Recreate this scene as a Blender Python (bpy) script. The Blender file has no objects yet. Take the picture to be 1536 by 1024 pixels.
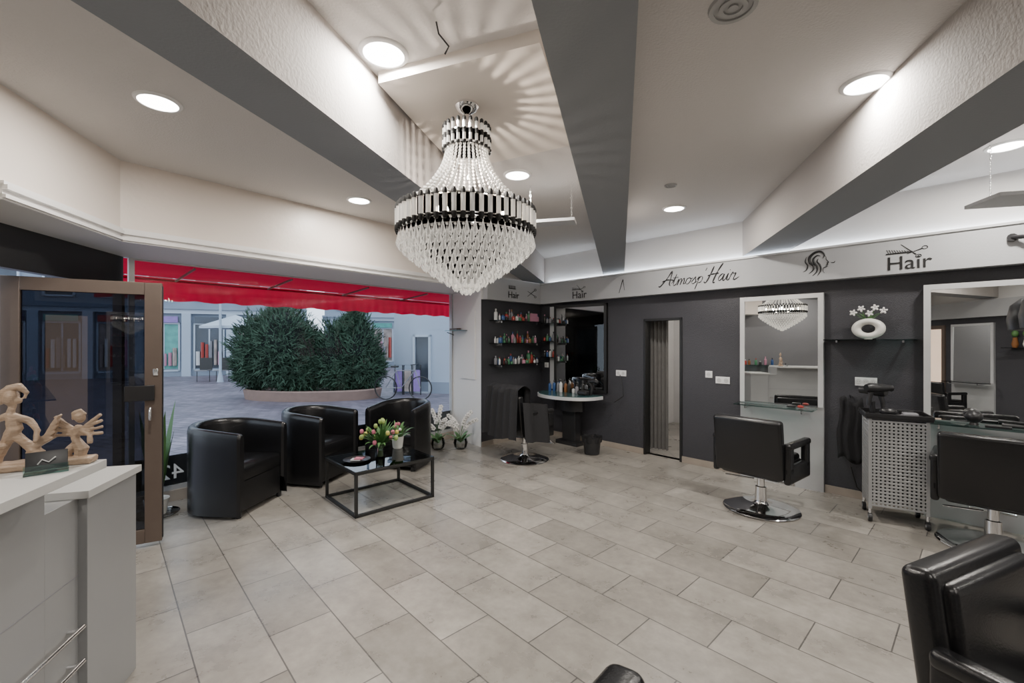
import bpy, math, random
from mathutils import Matrix, Vector, noise
random.seed(7)
pi=math.pi
scene=bpy.context.scene
# ------------------------------------------------------------------ materials
def mat(name,col,rough=.5,metal=0,trans=0,emis=None,es=0,bump=0,bs=60,var=0,vs=4,spec=None,coat=0,stretch=None):
    m=bpy.data.materials.new(name); m.use_nodes=True
    nt=m.node_tree; N=nt.nodes; L=nt.links; p=N['Principled BSDF']
    p.inputs['Base Color'].default_value=(*col,1); p.inputs['Roughness'].default_value=rough
    p.inputs['Metallic'].default_value=metal; p.inputs['Transmission Weight'].default_value=trans
    if coat: p.inputs['Coat Weight'].default_value=coat
    if spec is not None: p.inputs['Specular IOR Level'].default_value=spec
    if emis: p.inputs['Emission Color'].default_value=(*emis,1); p.inputs['Emission Strength'].default_value=es
    if bump or var:
        tc=N.new('ShaderNodeTexCoord'); src=tc.outputs['Object']
        if stretch:
            mp=N.new('ShaderNodeMapping'); mp.inputs['Scale'].default_value=stretch; L.new(src,mp.inputs[0]); src=mp.outputs[0]
    if bump:
        n=N.new('ShaderNodeTexNoise'); n.inputs['Scale'].default_value=bs; n.inputs['Detail'].default_value=4; L.new(src,n.inputs['Vector'])
        b=N.new('ShaderNodeBump'); b.inputs['Strength'].default_value=bump; b.inputs['Distance'].default_value=.01
        L.new(n.outputs[0],b.inputs['Height']); L.new(b.outputs[0],p.inputs['Normal'])
    if var:
        n=N.new('ShaderNodeTexNoise'); n.inputs['Scale'].default_value=vs; n.inputs['Detail'].default_value=5; L.new(src,n.inputs['Vector'])
        mx=N.new('ShaderNodeMix'); mx.data_type='RGBA'
        mx.inputs[6].default_value=(*[c*(1-var) for c in col],1); mx.inputs[7].default_value=(*[min(1,c*(1+var)) for c in col],1)
        L.new(n.outputs[0],mx.inputs[0]); L.new(mx.outputs[2],p.inputs['Base Color'])
    return m
def glassmat(name,tint,ior=1.5,rough=0.0):
    m=bpy.data.materials.new(name); m.use_nodes=True
    nt=m.node_tree; N=nt.nodes; L=nt.links; N.remove(N['Principled BSDF']); out=N['Material Output']
    t=N.new('ShaderNodeBsdfTransparent'); t.inputs[0].default_value=(*tint,1)
    g=N.new('ShaderNodeBsdfGlossy'); g.inputs['Roughness'].default_value=rough
    f=N.new('ShaderNodeFresnel'); f.inputs[0].default_value=ior
    mx=N.new('ShaderNodeMixShader'); L.new(f.outputs[0],mx.inputs[0]); L.new(t.outputs[0],mx.inputs[1]); L.new(g.outputs[0],mx.inputs[2]); L.new(mx.outputs[0],out.inputs[0])
    return m
def fabric(name,col,tr=.5):
    m=bpy.data.materials.new(name); m.use_nodes=True
    nt=m.node_tree; N=nt.nodes; L=nt.links; N.remove(N['Principled BSDF']); out=N['Material Output']
    d=N.new('ShaderNodeBsdfDiffuse'); t=N.new('ShaderNodeBsdfTranslucent'); mx=N.new('ShaderNodeMixShader'); mx.inputs[0].default_value=tr
    n=N.new('ShaderNodeTexNoise'); n.inputs['Scale'].default_value=6
    c=N.new('ShaderNodeMix'); c.data_type='RGBA'; c.inputs[6].default_value=(*[v*.8 for v in col],1); c.inputs[7].default_value=(*[min(1,v*1.15) for v in col],1)
    L.new(n.outputs[0],c.inputs[0]); L.new(c.outputs[2],d.inputs[0]); L.new(c.outputs[2],t.inputs[0])
    L.new(d.outputs[0],mx.inputs[1]); L.new(t.outputs[0],mx.inputs[2]); L.new(mx.outputs[0],out.inputs[0]); return m
def tilemat(name,c1,c2,cm,w,h,ang,mortar,rough,offset=.5,bump=.3,dist=.002,vn=.12,ns=5):
    m=bpy.data.materials.new(name); m.use_nodes=True
    nt=m.node_tree; N=nt.nodes; L=nt.links; p=N['Principled BSDF']
    tc=N.new('ShaderNodeTexCoord'); mp=N.new('ShaderNodeMapping'); mp.inputs['Rotation'].default_value=(0,0,ang)
    L.new(tc.outputs['Object'],mp.inputs[0])
    b=N.new('ShaderNodeTexBrick'); b.offset=offset; b.offset_frequency=2
    b.inputs['Scale'].default_value=1; b.inputs['Brick Width'].default_value=w; b.inputs['Row Height'].default_value=h
    b.inputs['Mortar Size'].default_value=mortar; b.inputs['Mortar Smooth'].default_value=.1; b.inputs['Bias'].default_value=0
    b.inputs['Color1'].default_value=(*c1,1); b.inputs['Color2'].default_value=(*c2,1); b.inputs['Mortar'].default_value=(*cm,1)
    L.new(mp.outputs[0],b.inputs['Vector'])
    fac=None
    for sc_,amp in ((ns,vn),(ns*6,vn*.55)):
        n=N.new('ShaderNodeTexNoise'); n.inputs['Scale'].default_value=sc_; n.inputs['Detail'].default_value=8; n.inputs['Roughness'].default_value=.65
        L.new(mp.outputs[0],n.inputs['Vector'])
        r=N.new('ShaderNodeMapRange'); r.inputs[1].default_value=.3; r.inputs[2].default_value=.7; r.inputs[3].default_value=1-amp; r.inputs[4].default_value=1+amp
        L.new(n.outputs[0],r.inputs[0])
        if fac is None: fac=r.outputs[0]; n0=n
        else:
            q=N.new('ShaderNodeMath'); q.operation='MULTIPLY'; L.new(fac,q.inputs[0]); L.new(r.outputs[0],q.inputs[1]); fac=q.outputs[0]
    mx=N.new('ShaderNodeMix'); mx.data_type='RGBA'; mx.blend_type='MULTIPLY'; mx.inputs[0].default_value=1
    L.new(b.outputs['Color'],mx.inputs[6]); L.new(fac,mx.inputs[7]); L.new(mx.outputs[2],p.inputs['Base Color'])
    bp=N.new('ShaderNodeBump'); bp.invert=True; bp.inputs['Strength'].default_value=bump; bp.inputs['Distance'].default_value=dist
    L.new(b.outputs['Fac'],bp.inputs['Height']); L.new(bp.outputs[0],p.inputs['Normal'])
    r2=N.new('ShaderNodeMapRange'); r2.inputs[3].default_value=rough-.08; r2.inputs[4].default_value=rough+.1
    L.new(n0.outputs[0],r2.inputs[0]); L.new(r2.outputs[0],p.inputs['Roughness'])
    return m
M_ceil=mat('ceiling_plaster',(.60,.58,.565),.9,bump=.35,bs=80)
M_ceil2=mat('ceiling_panel_white',(.70,.65,.60),.8,bump=.1,bs=50)
M_beam=mat('beam_grey',(.235,.25,.27),.6,bump=.12,bs=90)
M_beamside=mat('beam_side_white',(.48,.45,.43),.85,bump=.25,bs=70)
M_soffit=mat('soffit_beige',(.74,.67,.61),.38,bump=.15,bs=25)
M_white=mat('white_paint',(.76,.75,.74),.6,bump=.1,bs=40)
M_dark=mat('dark_wall_paint',(.046,.046,.054),.4,bump=.5,bs=140,var=.12,vs=60)
M_grey=mat('grey_wall_paint',(.16,.16,.17),.5,bump=.2,bs=80)
M_band=mat('band_grey',(.44,.45,.465),.5,bump=.1,bs=80)
M_floor=tilemat('floor_tiles',(.235,.218,.194),(.335,.312,.280),(.10,.095,.09),.62,.31,math.radians(-132.9),.0035,.28,vn=.22,ns=3.0)
M_base=mat('baseboard_tile',(.36,.31,.26),.5,var=.15,vs=8)
M_leather=mat('black_leather',(.009,.009,.010),.27,bump=.1,bs=180)
M_black=mat('black_metal',(.012,.012,.012),.4,bump=.02)
M_blackm=mat('black_bead',(.008,.008,.008),.5,bump=.02)
M_bplast=mat('black_plastic',(.02,.02,.022),.35,bump=.02)
M_cloth=mat('black_cloth',(.012,.012,.014),.85,bump=.3,bs=200)
M_chrome=mat('chrome',(.85,.85,.86),.08,1,bump=.01,bs=5)
M_silver=mat('silver_panel',(.50,.51,.52),.38,.3,var=.06,vs=6)
M_silvl=mat('silver_frame',(.68,.69,.70),.3,.3,bump=.02)
M_mesh=mat('trolley_metal',(.42,.43,.44),.35,.5,bump=.02)
M_mirror=mat('mirror_glass',(.88,.90,.90),.004,1,bump=.0,var=.001)
M_glass=glassmat('clear_glass',(.96,.98,.98))
M_wing=glassmat('window_glass',(.97,.98,.98),1.24)
M_shelf=glassmat('shelf_glass',(.72,.86,.84))
M_doorgl=glassmat('door_glass',(.24,.25,.28),1.6)
M_crys=mat('crystal',(.97,.96,.94),.03,0,.88,emis=(1,.93,.82),es=.14,var=.01)  # faint warm emission stands in for bulb light caught in the crystal
M_crysw=mat('crystal_bead',(.92,.91,.88),.08,0,.45,emis=(1,.93,.82),es=.14,var=.01)  # beads glow slightly too, so they look lit by the bulbs
M_crysd=mat('crystal_rod',(.85,.85,.84),.06,0,.5,emis=(1,.95,.88),es=.10,var=.01)  # rods carry the same added glow, a little weaker
M_bulb=mat('bulb',(1,.9,.75),.5,emis=(1,.82,.6),es=70,bump=.01)
M_lamp=mat('lamp_diffuser',(1,1,1),.5,emis=(1,.97,.92),es=16,bump=.01)
M_led=mat('led_strip',(1,1,1),.5,emis=(.82,.9,1),es=16,bump=.01)
M_bronze=mat('door_bronze',(.15,.115,.095),.42,.3,var=.08,vs=10)
M_red=fabric('awning_red',(.66,.010,.05),.45)
M_redd=fabric('awning_top_red',(.42,.010,.035),.4)
M_wood=mat('carved_wood',(.40,.29,.205),.4,var=.45,vs=22,bump=.4,bs=60,stretch=(1,1,4))
M_desk=mat('desk_laminate',(.31,.315,.32),.32,.15,var=.08,vs=2.5)
M_deskw=mat('desk_white',(.54,.54,.53),.35,var=.03)
M_green=mat('leaf_green',(.07,.17,.05),.5,var=.4,vs=10)
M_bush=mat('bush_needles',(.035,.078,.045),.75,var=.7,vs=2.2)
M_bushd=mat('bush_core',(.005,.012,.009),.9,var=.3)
M_pink=mat('petal_pink',(.50,.14,.20),.5,var=.2,vs=20)
M_yel=mat('petal_yellow',(.55,.48,.12),.5,var=.2,vs=20)
M_lime=mat('petal_lime',(.30,.40,.12),.5,var=.2)
M_wp=mat('petal_white',(.80,.78,.77),.5,var=.05,vs=20)
M_ceram=mat('white_ceramic',(.72,.71,.67),.25,var=.03)
M_pot=mat('plant_pot',(.5,.45,.40),.5,var=.1)
M_curt=mat('curtain_fabric',(.16,.155,.15),.9,bump=.2,bs=150,var=.2,vs=12)
M_teal=mat('table_top_teal',(.035,.09,.095),.15,var=.1)
M_sock=mat('socket_white',(.8,.8,.8),.4,var=.02)
M_cob=tilemat('cobblestone',(.13,.115,.145),(.21,.185,.225),(.07,.065,.08),.30,.16,.35,.012,.45,bump=.6,dist=.01,vn=.3,ns=.9)
M_fac=mat('facade_blue',(.38,.44,.52),.8,var=.15,vs=.8)
M_fac2=mat('facade_grey',(.22,.26,.32),.8,var=.25,vs=.8)
M_facw=mat('facade_white',(.46,.52,.59),.8,var=.15,vs=1.0)
M_facd=mat('shop_window_dark',(.04,.055,.075),.12,var=.6,vs=2)
M_shop=mat('shop_display',(.34,.28,.25),.5,var=.95,vs=3.5)
M_purple=mat('shop_purple',(.25,.16,.42),.5,var=.4,vs=6)
M_tealx=mat('sign_teal',(.10,.34,.30),.5,var=.5,vs=4)
M_plant=mat('planter_stone',(.24,.16,.13),.8,var=.2,vs=6)
M_light=mat('doorway_glow',(.7,.5,.4),.5,emis=(1,.75,.55),es=.9,var=.3,vs=3)  # emission stands in for the light in the doorway behind the camera
M_c=[mat('bottle_'+n,c,.3,var=.05) for n,c in [('red',(.35,.04,.03)),('green',(.06,.20,.10)),('blue',(.03,.08,.22)),('white',(.6,.6,.6)),('pink',(.45,.2,.28)),('amber',(.22,.09,.03)),('black',(.02,.02,.02)),('grey',(.22,.22,.24))]]
# ------------------------------------------------------------------ builder
class B:
    def __init__(s): s.V=[];s.F=[];s.M=[];s.S=[];s.mats=[];s.T=Matrix()
    def mi(s,m):
        if m not in s.mats: s.mats.append(m)
        return s.mats.index(m)
    def add(s,v,f,m,smooth=True):
        o=len(s.V); k=s.mi(m)
        s.V+= [tuple(s.T@Vector(p)) for p in v]
        for a in f: s.F.append([i+o for i in a]); s.M.append(k); s.S.append(smooth)
    def box(s,x0,x1,y0,y1,z0,z1,m):
        v=[(x,y,z) for z in (z0,z1) for y in (y0,y1) for x in (x0,x1)]
        s.add(v,[(0,2,3,1),(4,5,7,6),(0,1,5,4),(2,6,7,3),(0,4,6,2),(1,3,7,5)],m,False)
    def prism(s,poly,z0,z1,m,mside=None,mtop=None):
        n=len(poly); v=[(x,y,z0) for x,y in poly]+[(x,y,z1) for x,y in poly]
        s.add(v,[tuple(range(n-1,-1,-1))],m,False); s.add(v,[tuple(range(n,2*n))],mtop or m,False)
        s.add(v,[(i,(i+1)%n,(i+1)%n+n,i+n) for i in range(n)],mside or m,False)
    def rbox(s,cx,cy,cz,sx,sy,sz,r,m,rot=None):
        h=(sx/2,sy/2,sz/2); r=min(r,min(h)*.999)
        def par(a): 
            q=[a,a-.27*r,a-.6*r,a-r]; 
            return [-x for x in q]+[x for x in reversed(q)]
        P=[par(a) for a in h]; V=[];F=[]
        for ax in range(3):
            u,w=(ax+1)%3,(ax+2)%3
            for sg in (-1,1):
                o=len(V)
                for a in P[u]:
                    for b in P[w]:
                        p=[0,0,0]; p[ax]=sg*h[ax];p[u]=a;p[w]=b
                        q=[max(-(h[i]-r),min(h[i]-r,p[i])) for i in range(3)]
                        d=Vector([p[i]-q[i] for i in range(3)])
                        d=d.normalized()*r
                        V.append(Vector(q)+d)
                for i in range(7):
                    for j in range(7):
                        f=(o+i*8+j,o+(i+1)*8+j,o+(i+1)*8+j+1,o+i*8+j+1)
                        F.append(f if sg>0 else f[::-1])
        R=rot or Matrix()
        s.add([tuple(R@v+Vector((cx,cy,cz))) for v in V],F,m)
    def tube(s,pts,rad,m,seg=10,cap=True):
        pts=[Vector(p) for p in pts]; n=len(pts)
        if not hasattr(rad,'__len__'): rad=[rad]*n
        V=[];F=[]; up=None
        for i,p in enumerate(pts):
            d=(pts[min(i+1,n-1)]-pts[max(i-1,0)]).normalized()
            if up is None: up=Vector((0,0,1)) if abs(d.z)<.9 else Vector((1,0,0))
            a=d.cross(up); 
            if a.length<1e-4: a=d.cross(Vector((0,1,0)))
            a.normalize(); b=a.cross(d).normalized(); up=b
            for k in range(seg):
                t=2*pi*k/seg; V.append(p+(a*math.cos(t)+b*math.sin(t))*rad[i])
        for i in range(n-1):
            for k in range(seg):
                F.append((i*seg+k,i*seg+(k+1)%seg,(i+1)*seg+(k+1)%seg,(i+1)*seg+k))
        if cap: F.append(tuple(range(seg-1,-1,-1))); F.append(tuple(range((n-1)*seg,n*seg)))
        s.add(V,F,m)
    def lathe(s,prof,m,c=(0,0,0),seg=32,sx=1,sy=1):
        V=[];F=[];n=len(prof)
        for r,z in prof:
            for k in range(seg):
                t=2*pi*k/seg; V.append((c[0]+r*math.cos(t)*sx,c[1]+r*math.sin(t)*sy,c[2]+z))
        for i in range(n-1):
            for k in range(seg): F.append((i*seg+k,i*seg+(k+1)%seg,(i+1)*seg+(k+1)%seg,(i+1)*seg+k))
        if prof[0][0]>1e-5: F.append(tuple(range(seg-1,-1,-1)))
        if prof[-1][0]>1e-5: F.append(tuple(range((n-1)*seg,n*seg)))
        s.add(V,F,m)
    def ell(s,c,r,m,rot=None,seg=12,rings=8):
        if not hasattr(r,'__len__'): r=(r,r,r)
        V=[];F=[];R=rot or Matrix()
        for i in range(rings+1):
            a=pi*i/rings
            for k in range(seg):
                t=2*pi*k/seg
                V.append(tuple(R@Vector((r[0]*math.sin(a)*math.cos(t),r[1]*math.sin(a)*math.sin(t),-r[2]*math.cos(a)))+Vector(c)))
        for i in range(rings):
            for k in range(seg): F.append((i*seg+k,i*seg+(k+1)%seg,(i+1)*seg+(k+1)%seg,(i+1)*seg+k))
        s.add(V,F,m)
    def drop(s,c,r,h,m,n=6,top=.3):
        x,y,z=c; V=[(x,y,z)]+[(x+r*math.cos(2*pi*k/n),y+r*math.sin(2*pi*k/n),z-h*top) for k in range(n)]+[(x,y,z-h)]
        F=[(0,1+k,1+(k+1)%n) for k in range(n)]+[(n+1,1+(k+1)%n,1+k) for k in range(n)]
        s.add(V,F,m,False)
    def blade(s,p,d,L,w,m,droop=.5,n=7):
        d=Vector(d).normalized(); side=d.cross(Vector((0,0,1)))
        if side.length<.05: side=Vector((1,0,0))
        side.normalize(); V=[];q=Vector(p)
        for i in range(n+1):
            t=i/n; ww=w*math.sin(pi*(0.12+.88*t))*.5 if t<1 else .0005
            V+= [q-side*ww,q+side*ww]
            dd=(d+Vector((0,0,-droop*t*t))).normalized(); q=q+dd*L/n
        s.add(V,[(2*i,2*i+1,2*i+3,2*i+2) for i in range(n)],m)
    def sheet(s,fn,nu,nv,m):
        V=[fn(i/nu,j/nv) for i in range(nu+1) for j in range(nv+1)]
        s.add(V,[(i*(nv+1)+j,(i+1)*(nv+1)+j,(i+1)*(nv+1)+j+1,i*(nv+1)+j+1) for i in range(nu) for j in range(nv)],m)
    def done(s,name,loc=(0,0,0),rz=0,bevel=0,solid=0,parent=None,remesh=0,carve=0):
        me=bpy.data.meshes.new(name); me.from_pydata(s.V,[],s.F)
        for m in s.mats: me.materials.append(m)
        me.polygons.foreach_set('material_index',s.M); me.polygons.foreach_set('use_smooth',s.S)
        me.update(); me.set_sharp_from_angle(angle=math.radians(50))
        o=bpy.data.objects.new(name,me); scene.collection.objects.link(o)
        o.location=loc; o.rotation_euler=(0,0,rz)
        if solid:
            q=o.modifiers.new('s','SOLIDIFY'); q.thickness=solid; q.offset=0
        if remesh:
            q=o.modifiers.new('r','REMESH'); q.mode='VOXEL'; q.voxel_size=remesh; q.use_smooth_shade=True
            q=o.modifiers.new('sm','SMOOTH'); q.iterations=2
        if carve:
            tx=bpy.data.textures.new(name+'_tex','VORONOI'); tx.noise_scale=.03
            q=o.modifiers.new('d','DISPLACE'); q.texture=tx; q.strength=carve; q.mid_level=.5
        if bevel:
            q=o.modifiers.new('b','BEVEL'); q.width=bevel; q.segments=2; q.limit_method='ANGLE'; q.angle_limit=math.radians(50)
        if parent: o.parent=parent
        return o
# ------------------------------------------------------------------ plan
E=Vector((.681,-.733)); NI=Vector((-.733,-.681)); O=Vector((2.1,5.5)); RW=math.atan2(-.733,.681)
def W(t,n=0): p=O+E*t+NI*n; return (p.x,p.y)
def W3(t,n,z): p=W(t,n); return (p[0],p[1],z)
ZC=2.85
C=W(-2.385); R=W(7); S=(4.67,-1.67); Q=(-2.3,-2.2); PC=(-.44,6.25); A=(-.945,6.92); BW=(-3.45,3.91); DL=(-3.2,2.62)
def wallseg(name,p0,p1,th,z0,z1,m):
    p0=Vector(p0[:2]);p1=Vector(p1[:2]); d=(p1-p0).normalized(); n=Vector((-d.y,d.x))*th
    b=B(); poly=[p0,p1,p1+n,p0+n]
    if th<0: poly=poly[::-1]
    b.prism([tuple(p) for p in poly],z0,z1,m); return b.done(name)
shell=[(-2.42,-2.32),(4.72,-1.83),(7.05,.4),W(-2.385,-.12),(-.75,7.15),(-1.0,7.0),(-3.53,3.97),(-3.33,2.6)]
b=B(); b.prism(shell,-.1,0,M_floor); b.done('floor')
b=B(); b.prism(shell,ZC,ZC+.12,M_ceil); b.done('ceiling')
DT0,DT1,DZ=-.50,.03,1.80
wallseg('wall_right_a',C,W(DT0),.12,0,ZC,M_dark)
b=B(); b.box(DT0,DT1,0,.12,DZ,ZC,M_dark); b.done('wall_right_lintel',(O.x,O.y,0),RW)
wallseg('wall_right_b',W(DT1),R,.12,0,ZC,M_dark)
b=B(); b.box(-2.385,7,-.012,0,2.12,ZC,M_white); b.done('wall_right_upper',(O.x,O.y,0),RW)
b=B(); b.box(-2.3,7,-.13,-.012,2.10,2.42,M_band); b.box(-2.3,7,-.145,-.13,2.405,2.425,M_silvl); b.done('trim_band',(O.x,O.y,0),RW)
b=B(); b.box(-2.2,6.9,-.05,-.03,2.42,2.435,M_led); b.done('led_strip',(O.x,O.y,0),RW)
for i,(a,c) in enumerate([(-2.3,DT0),(DT1,.74),(1.51,2.22),(3.1,7)]):
    b=B(); b.box(a,c,-.012,0,0,.075,M_base); b.done('baseboard_right_%d'%i,(O.x,O.y,0),RW)
wallseg('wall_end',R,S,.12,0,ZC,M_white)
wallseg('wall_back',S,Q,.12,0,ZC,M_dark)
wallseg('wall_left',DL,Q,-.12,0,ZC,M_grey)
LA=math.atan2(Q[1]-DL[1],Q[0]-DL[0]); BA=math.atan2(Q[1]-S[1],Q[0]-S[0])
b=B(); b.box(0.1,6.8,-.10,0,2.10,2.42,M_band); b.box(0,6.9,-.011,0,2.42,ZC,M_white); b.done('trim_band_back',(S[0],S[1],0),BA)
b=B(); b.prism([PC,(C[0],C[1]),W(-2.385,-.12),(-.753,7.15),A],0,ZC,M_white); b.done('wall_pillar')
NA=math.atan2(C[1]-PC[1],C[0]-PC[0]); NL=math.hypot(C[1]-PC[1],C[0]-PC[0])
b=B(); b.box(.0,NL,-.01,0,0,2.1,M_dark); b.done('wall_niche',(PC[0],PC[1],0),NA)
b=B(); b.box(.03,NL-.1,-.10,-.0,2.10,2.42,M_band); b.done('trim_band_niche',(PC[0],PC[1],0),NA)
b=B(); b.box(0.0,NL,-.022,-.01,0,.075,M_base); b.done('baseboard_niche',(PC[0],PC[1],0),NA)
b=B()
b.box(-1.45,-1.35,.12,2.6,0,2.4,M_white); b.box(.75,.85,.12,2.6,0,2.4,M_white); b.box(-1.45,.85,2.5,2.6,0,2.4,M_white)
b.done('wall_corridor',(O.x,O.y,0),RW)
b=B(); b.box(-1.45,.85,.05,2.6,-.1,0,M_floor); b.done('floor_corridor',(O.x,O.y,0),RW)
b=B(); b.box(-1.45,.85,.12,2.6,2.4,2.5,M_ceil); b.done('ceiling_corridor',(O.x,O.y,0),RW)
b=B(); b.box(DT0,DT0+.025,-.015,.115,0,DZ,M_black); b.box(DT1-.03,DT1,-.015,.115,0,DZ,M_black); b.box(DT0,DT1,-.015,.115,DZ-.03,DZ,M_black); b.done('door_2',(O.x,O.y,0),RW)
b=B(); b.sheet(lambda u,v:(-.72+.42*u,.20+.08*u+.028*math.sin(u*2*pi*8),.04+1.83*v),110,6,M_curt); b.tube([(-.76,.2,1.89),(-.2,.28,1.89)],.01,M_chrome); b.done('curtain',(O.x,O.y,0),RW)
F1=(-2.92,3.28); F2=(-2.68,2.30)
b=B(); ZS=2.245
b.prism([F2,F1,PC,A,BW,DL,(-2.93,1.2),(-2.6,1.2)],ZS,ZC,M_white,mside=M_soffit); b.done('wall_storefront_soffit')
b=B()
for p,q in ((F2,F1),(F1,PC)):
    P=Vector(p);QQ=Vector(q); v=(QQ-P).normalized(); n=Vector((v.y,-v.x))
    for (d,z0,z1) in ((.012,2.245,2.33),(.028,2.255,2.275),(.035,2.30,2.325),(.02,2.32,2.345)):
        b.prism([tuple(P),tuple(P+n*d),tuple(QQ+n*d),tuple(QQ)],z0,z1,M_white)
b.done('trim_soffit_molding')
# storefront window
wd=(Vector(A)-Vector(BW)); WL=wd.length; WA=math.atan2(wd.y,wd.x)
b=B(); f=.05
b.box(0.03,f+.02,-.03,.03,0.1,ZS,M_silver); b.box(WL-.03,WL,-.03,.03,.1,ZS,M_silver); b.box(0.03,WL,-.02,.02,ZS-.012,ZS,M_silver); b.box(0.03,WL,-.03,.03,.1,.14,M_silver)
b.box(f,WL-.03,-.004,.004,.14,ZS-.012,M_wing)
b.box(.06,WL-.03,.006,.010,.14,.42,mat('window_foil',(.05,.055,.065),.35,var=.1)); b.done('window_1',(BW[0],BW[1],0),WA)
b=B(); b.box(0.03,WL,-.06,.06,0,.10,M_base); b.done('baseboard_window',(BW[0],BW[1],0),WA)
b=B()
b.sheet(lambda u,v:(-.1+(WL+.75)*u,.05+.72*v,2.25-.06*v),10,3,M_redd)
def val(u,v):
    x=-.1+(WL+.75)*u; k=math.sin(x*48)*.014*(v)+math.sin(x*11)*.012*v
    return (x,.78+k,2.185-.24*v+.008*math.sin(x*19)*v)
b.sheet(val,300,6,M_red)
for x in (.55,1.5,2.5,3.5): b.tube([(x,.09,2.22),(x,.76,2.16)],.012,M_bronze,6)
b.tube([(-.1,.77,2.16),(WL+.65,.77,2.16)],.012,M_redd,8)
b.done('awning',(BW[0],BW[1],0),WA)
ev=Vector(DL)-Vector(BW); EA=math.atan2(ev.y,ev.x); EL=ev.length
b=B(); b.box(0.04,EL,-.05,.02,1.97,ZS,M_bplast); b.box(0.02,.06,-.05,.02,0,1.97,M_bronze); b.box(EL-.06,EL-.01,-.05,.04,0,1.97,M_bronze); b.done('door_frame_entrance',(BW[0],BW[1],0),EA)
H=(-3.32,2.86); DA=math.atan2(3.27-2.86,-2.60+3.32); DWd=.83
b=B(); T=.022
b.box(0,.09,-T,T,.03,1.93,M_bronze); b.box(DWd-.10,DWd,-T,T,.03,1.93,M_bronze); b.box(.09,DWd-.10,-T,T,1.84,1.93,M_bronze); b.box(.09,DWd-.10,-T,T,.03,.13,M_bronze)
b.box(.09,DWd-.1,-.005,.005,.13,1.84,M_doorgl)
b.box(DWd-.012,DWd+.006,-.012,.012,.05,1.91,M_bplast)
b.box(DWd-.21,DWd-.04,-.045,-T,1.07,1.18,M_bplast); b.tube([(DWd-.06,-.05,1.02),(DWd-.06,-.07,1.0),(DWd-.06,-.07,.93)],.008,M_chrome,8)
b.box(DWd-.05,DWd-.02,-.03,-T,1.25,1.30,M_chrome)
b.done('door_1',(H[0],H[1],0),DA,bevel=.003)
sl=.247
def beam(a0,a1,name,ys=-2.1):
    def endp(a):
        y=(5.285-.733*a)/(.681+.733*sl); return (a+sl*y,y)
    poly=[(a0+sl*ys,ys),(a1+sl*ys,ys),endp(a1),endp(a0)]
    b=B(); b.prism(poly,2.455,ZC,M_beam,mside=M_beamside); b.done(name)
beam(-1.54,-1.24,'beam_left'); beam(-.25,.05,'beam_center'); beam(1.37,1.77,'beam_right',-1.8)
b=B(); b.prism([(-.67,2.2),(.12,1.9),(.40,2.89),(-.40,3.32)],2.79,ZC,M_ceil2); b.done('ceiling_panel',bevel=.004)
b=B(); b.box(.5,1.15,0,.03,1.15,1.95,M_black); b.box(.55,1.1,.03,.035,1.2,1.9,M_mirror); b.done('salon_mirror',(DL[0],DL[1],0),LA)
b=B()
for z in (.75,1.05): b.box(.2,2.0,0,.2,z,z+.01,M_shelf)
b.done('glass_shelf',(DL[0],DL[1],0),LA)
# ------------------------------------------------------------------ ceiling lights
def arealamp(name,loc,size,power,col=(1,.94,.86),parent=None):
    l=bpy.data.lights.new(name,'AREA'); l.shape='DISK'; l.size=size; l.energy=power; l.color=col
    o=bpy.data.objects.new(name,l); scene.collection.objects.link(o); o.location=loc
    if parent: o.parent=parent
    return o
for (x,y) in [(-.60,2.06),(-1.99,2.475),(-1.46,4.2),(.043,3.56),(1.64,4.455),(1.85,2.30),(3.41,3.03),(-1.9,.3),(.7,-.6),(2.6,.4),(4.8,1.2),(3.4,-.9)]:
    b=B(); b.lathe([(.092,-.004),(.094,-.012),(.108,-.010),(.114,-.002),(.114,0)],M_sock,seg=32); b.lathe([(0,-.009),(.093,-.009),(.093,-.003)],M_lamp,seg=32)
    o=b.done('ceiling_downlight',(x,y,ZC))
    arealamp('lamp',(0,0,-.02),.17,30,parent=o)
for (x,y,r) in [(.89,1.77,.09),(1.37,3.8,.05)]:
    b=B(); b.lathe([(0,-.012),(r*.2,-.012),(r*.2,-.004),(r*.4,-.004),(r*.4,-.012),(r*.6,-.012),(r*.6,-.004),(r*.8,-.004),(r*.8,-.012),(r,-.012),(r*1.05,0)],mat('vent_grey',(.40,.40,.40),.5,var=.02),seg=28); b.done('ceiling_vent',(x,y,ZC))
def hpanel(x,y,z,w,d,rz):
    b=B(); b.box(-w/2,w/2,-d/2,d/2,0,.025,M_band)
    for sx in (-1,1):
        k=0; zz=.025
        while zz<ZC-z-.01:
            a=(k%2)*pi/2; r=.012
            b.tube([(sx*w*.42+r*.5*math.cos(a)*math.cos(t),r*.5*math.sin(a)*math.cos(t),zz+.011+.014*math.sin(t)) for t in [i*pi/4 for i in range(9)]],.002,M_chrome,4,False)
            zz+=.022;k+=1
    b.done('hanging_heater_panel',(x,y,z),rz,bevel=.004)
hpanel(3.42,2.85,2.42,.62,.30,math.radians(-14)); hpanel(.33,3.75,2.5,.42,.16,math.radians(-14))
b=B(); b.tube([(-.32,1.86,ZC),(-.31,1.86,2.80),(-.27,1.88,2.76),(-.29,1.9,2.74)],.004,M_black,6); b.done('ceiling_cable_hook')
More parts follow.
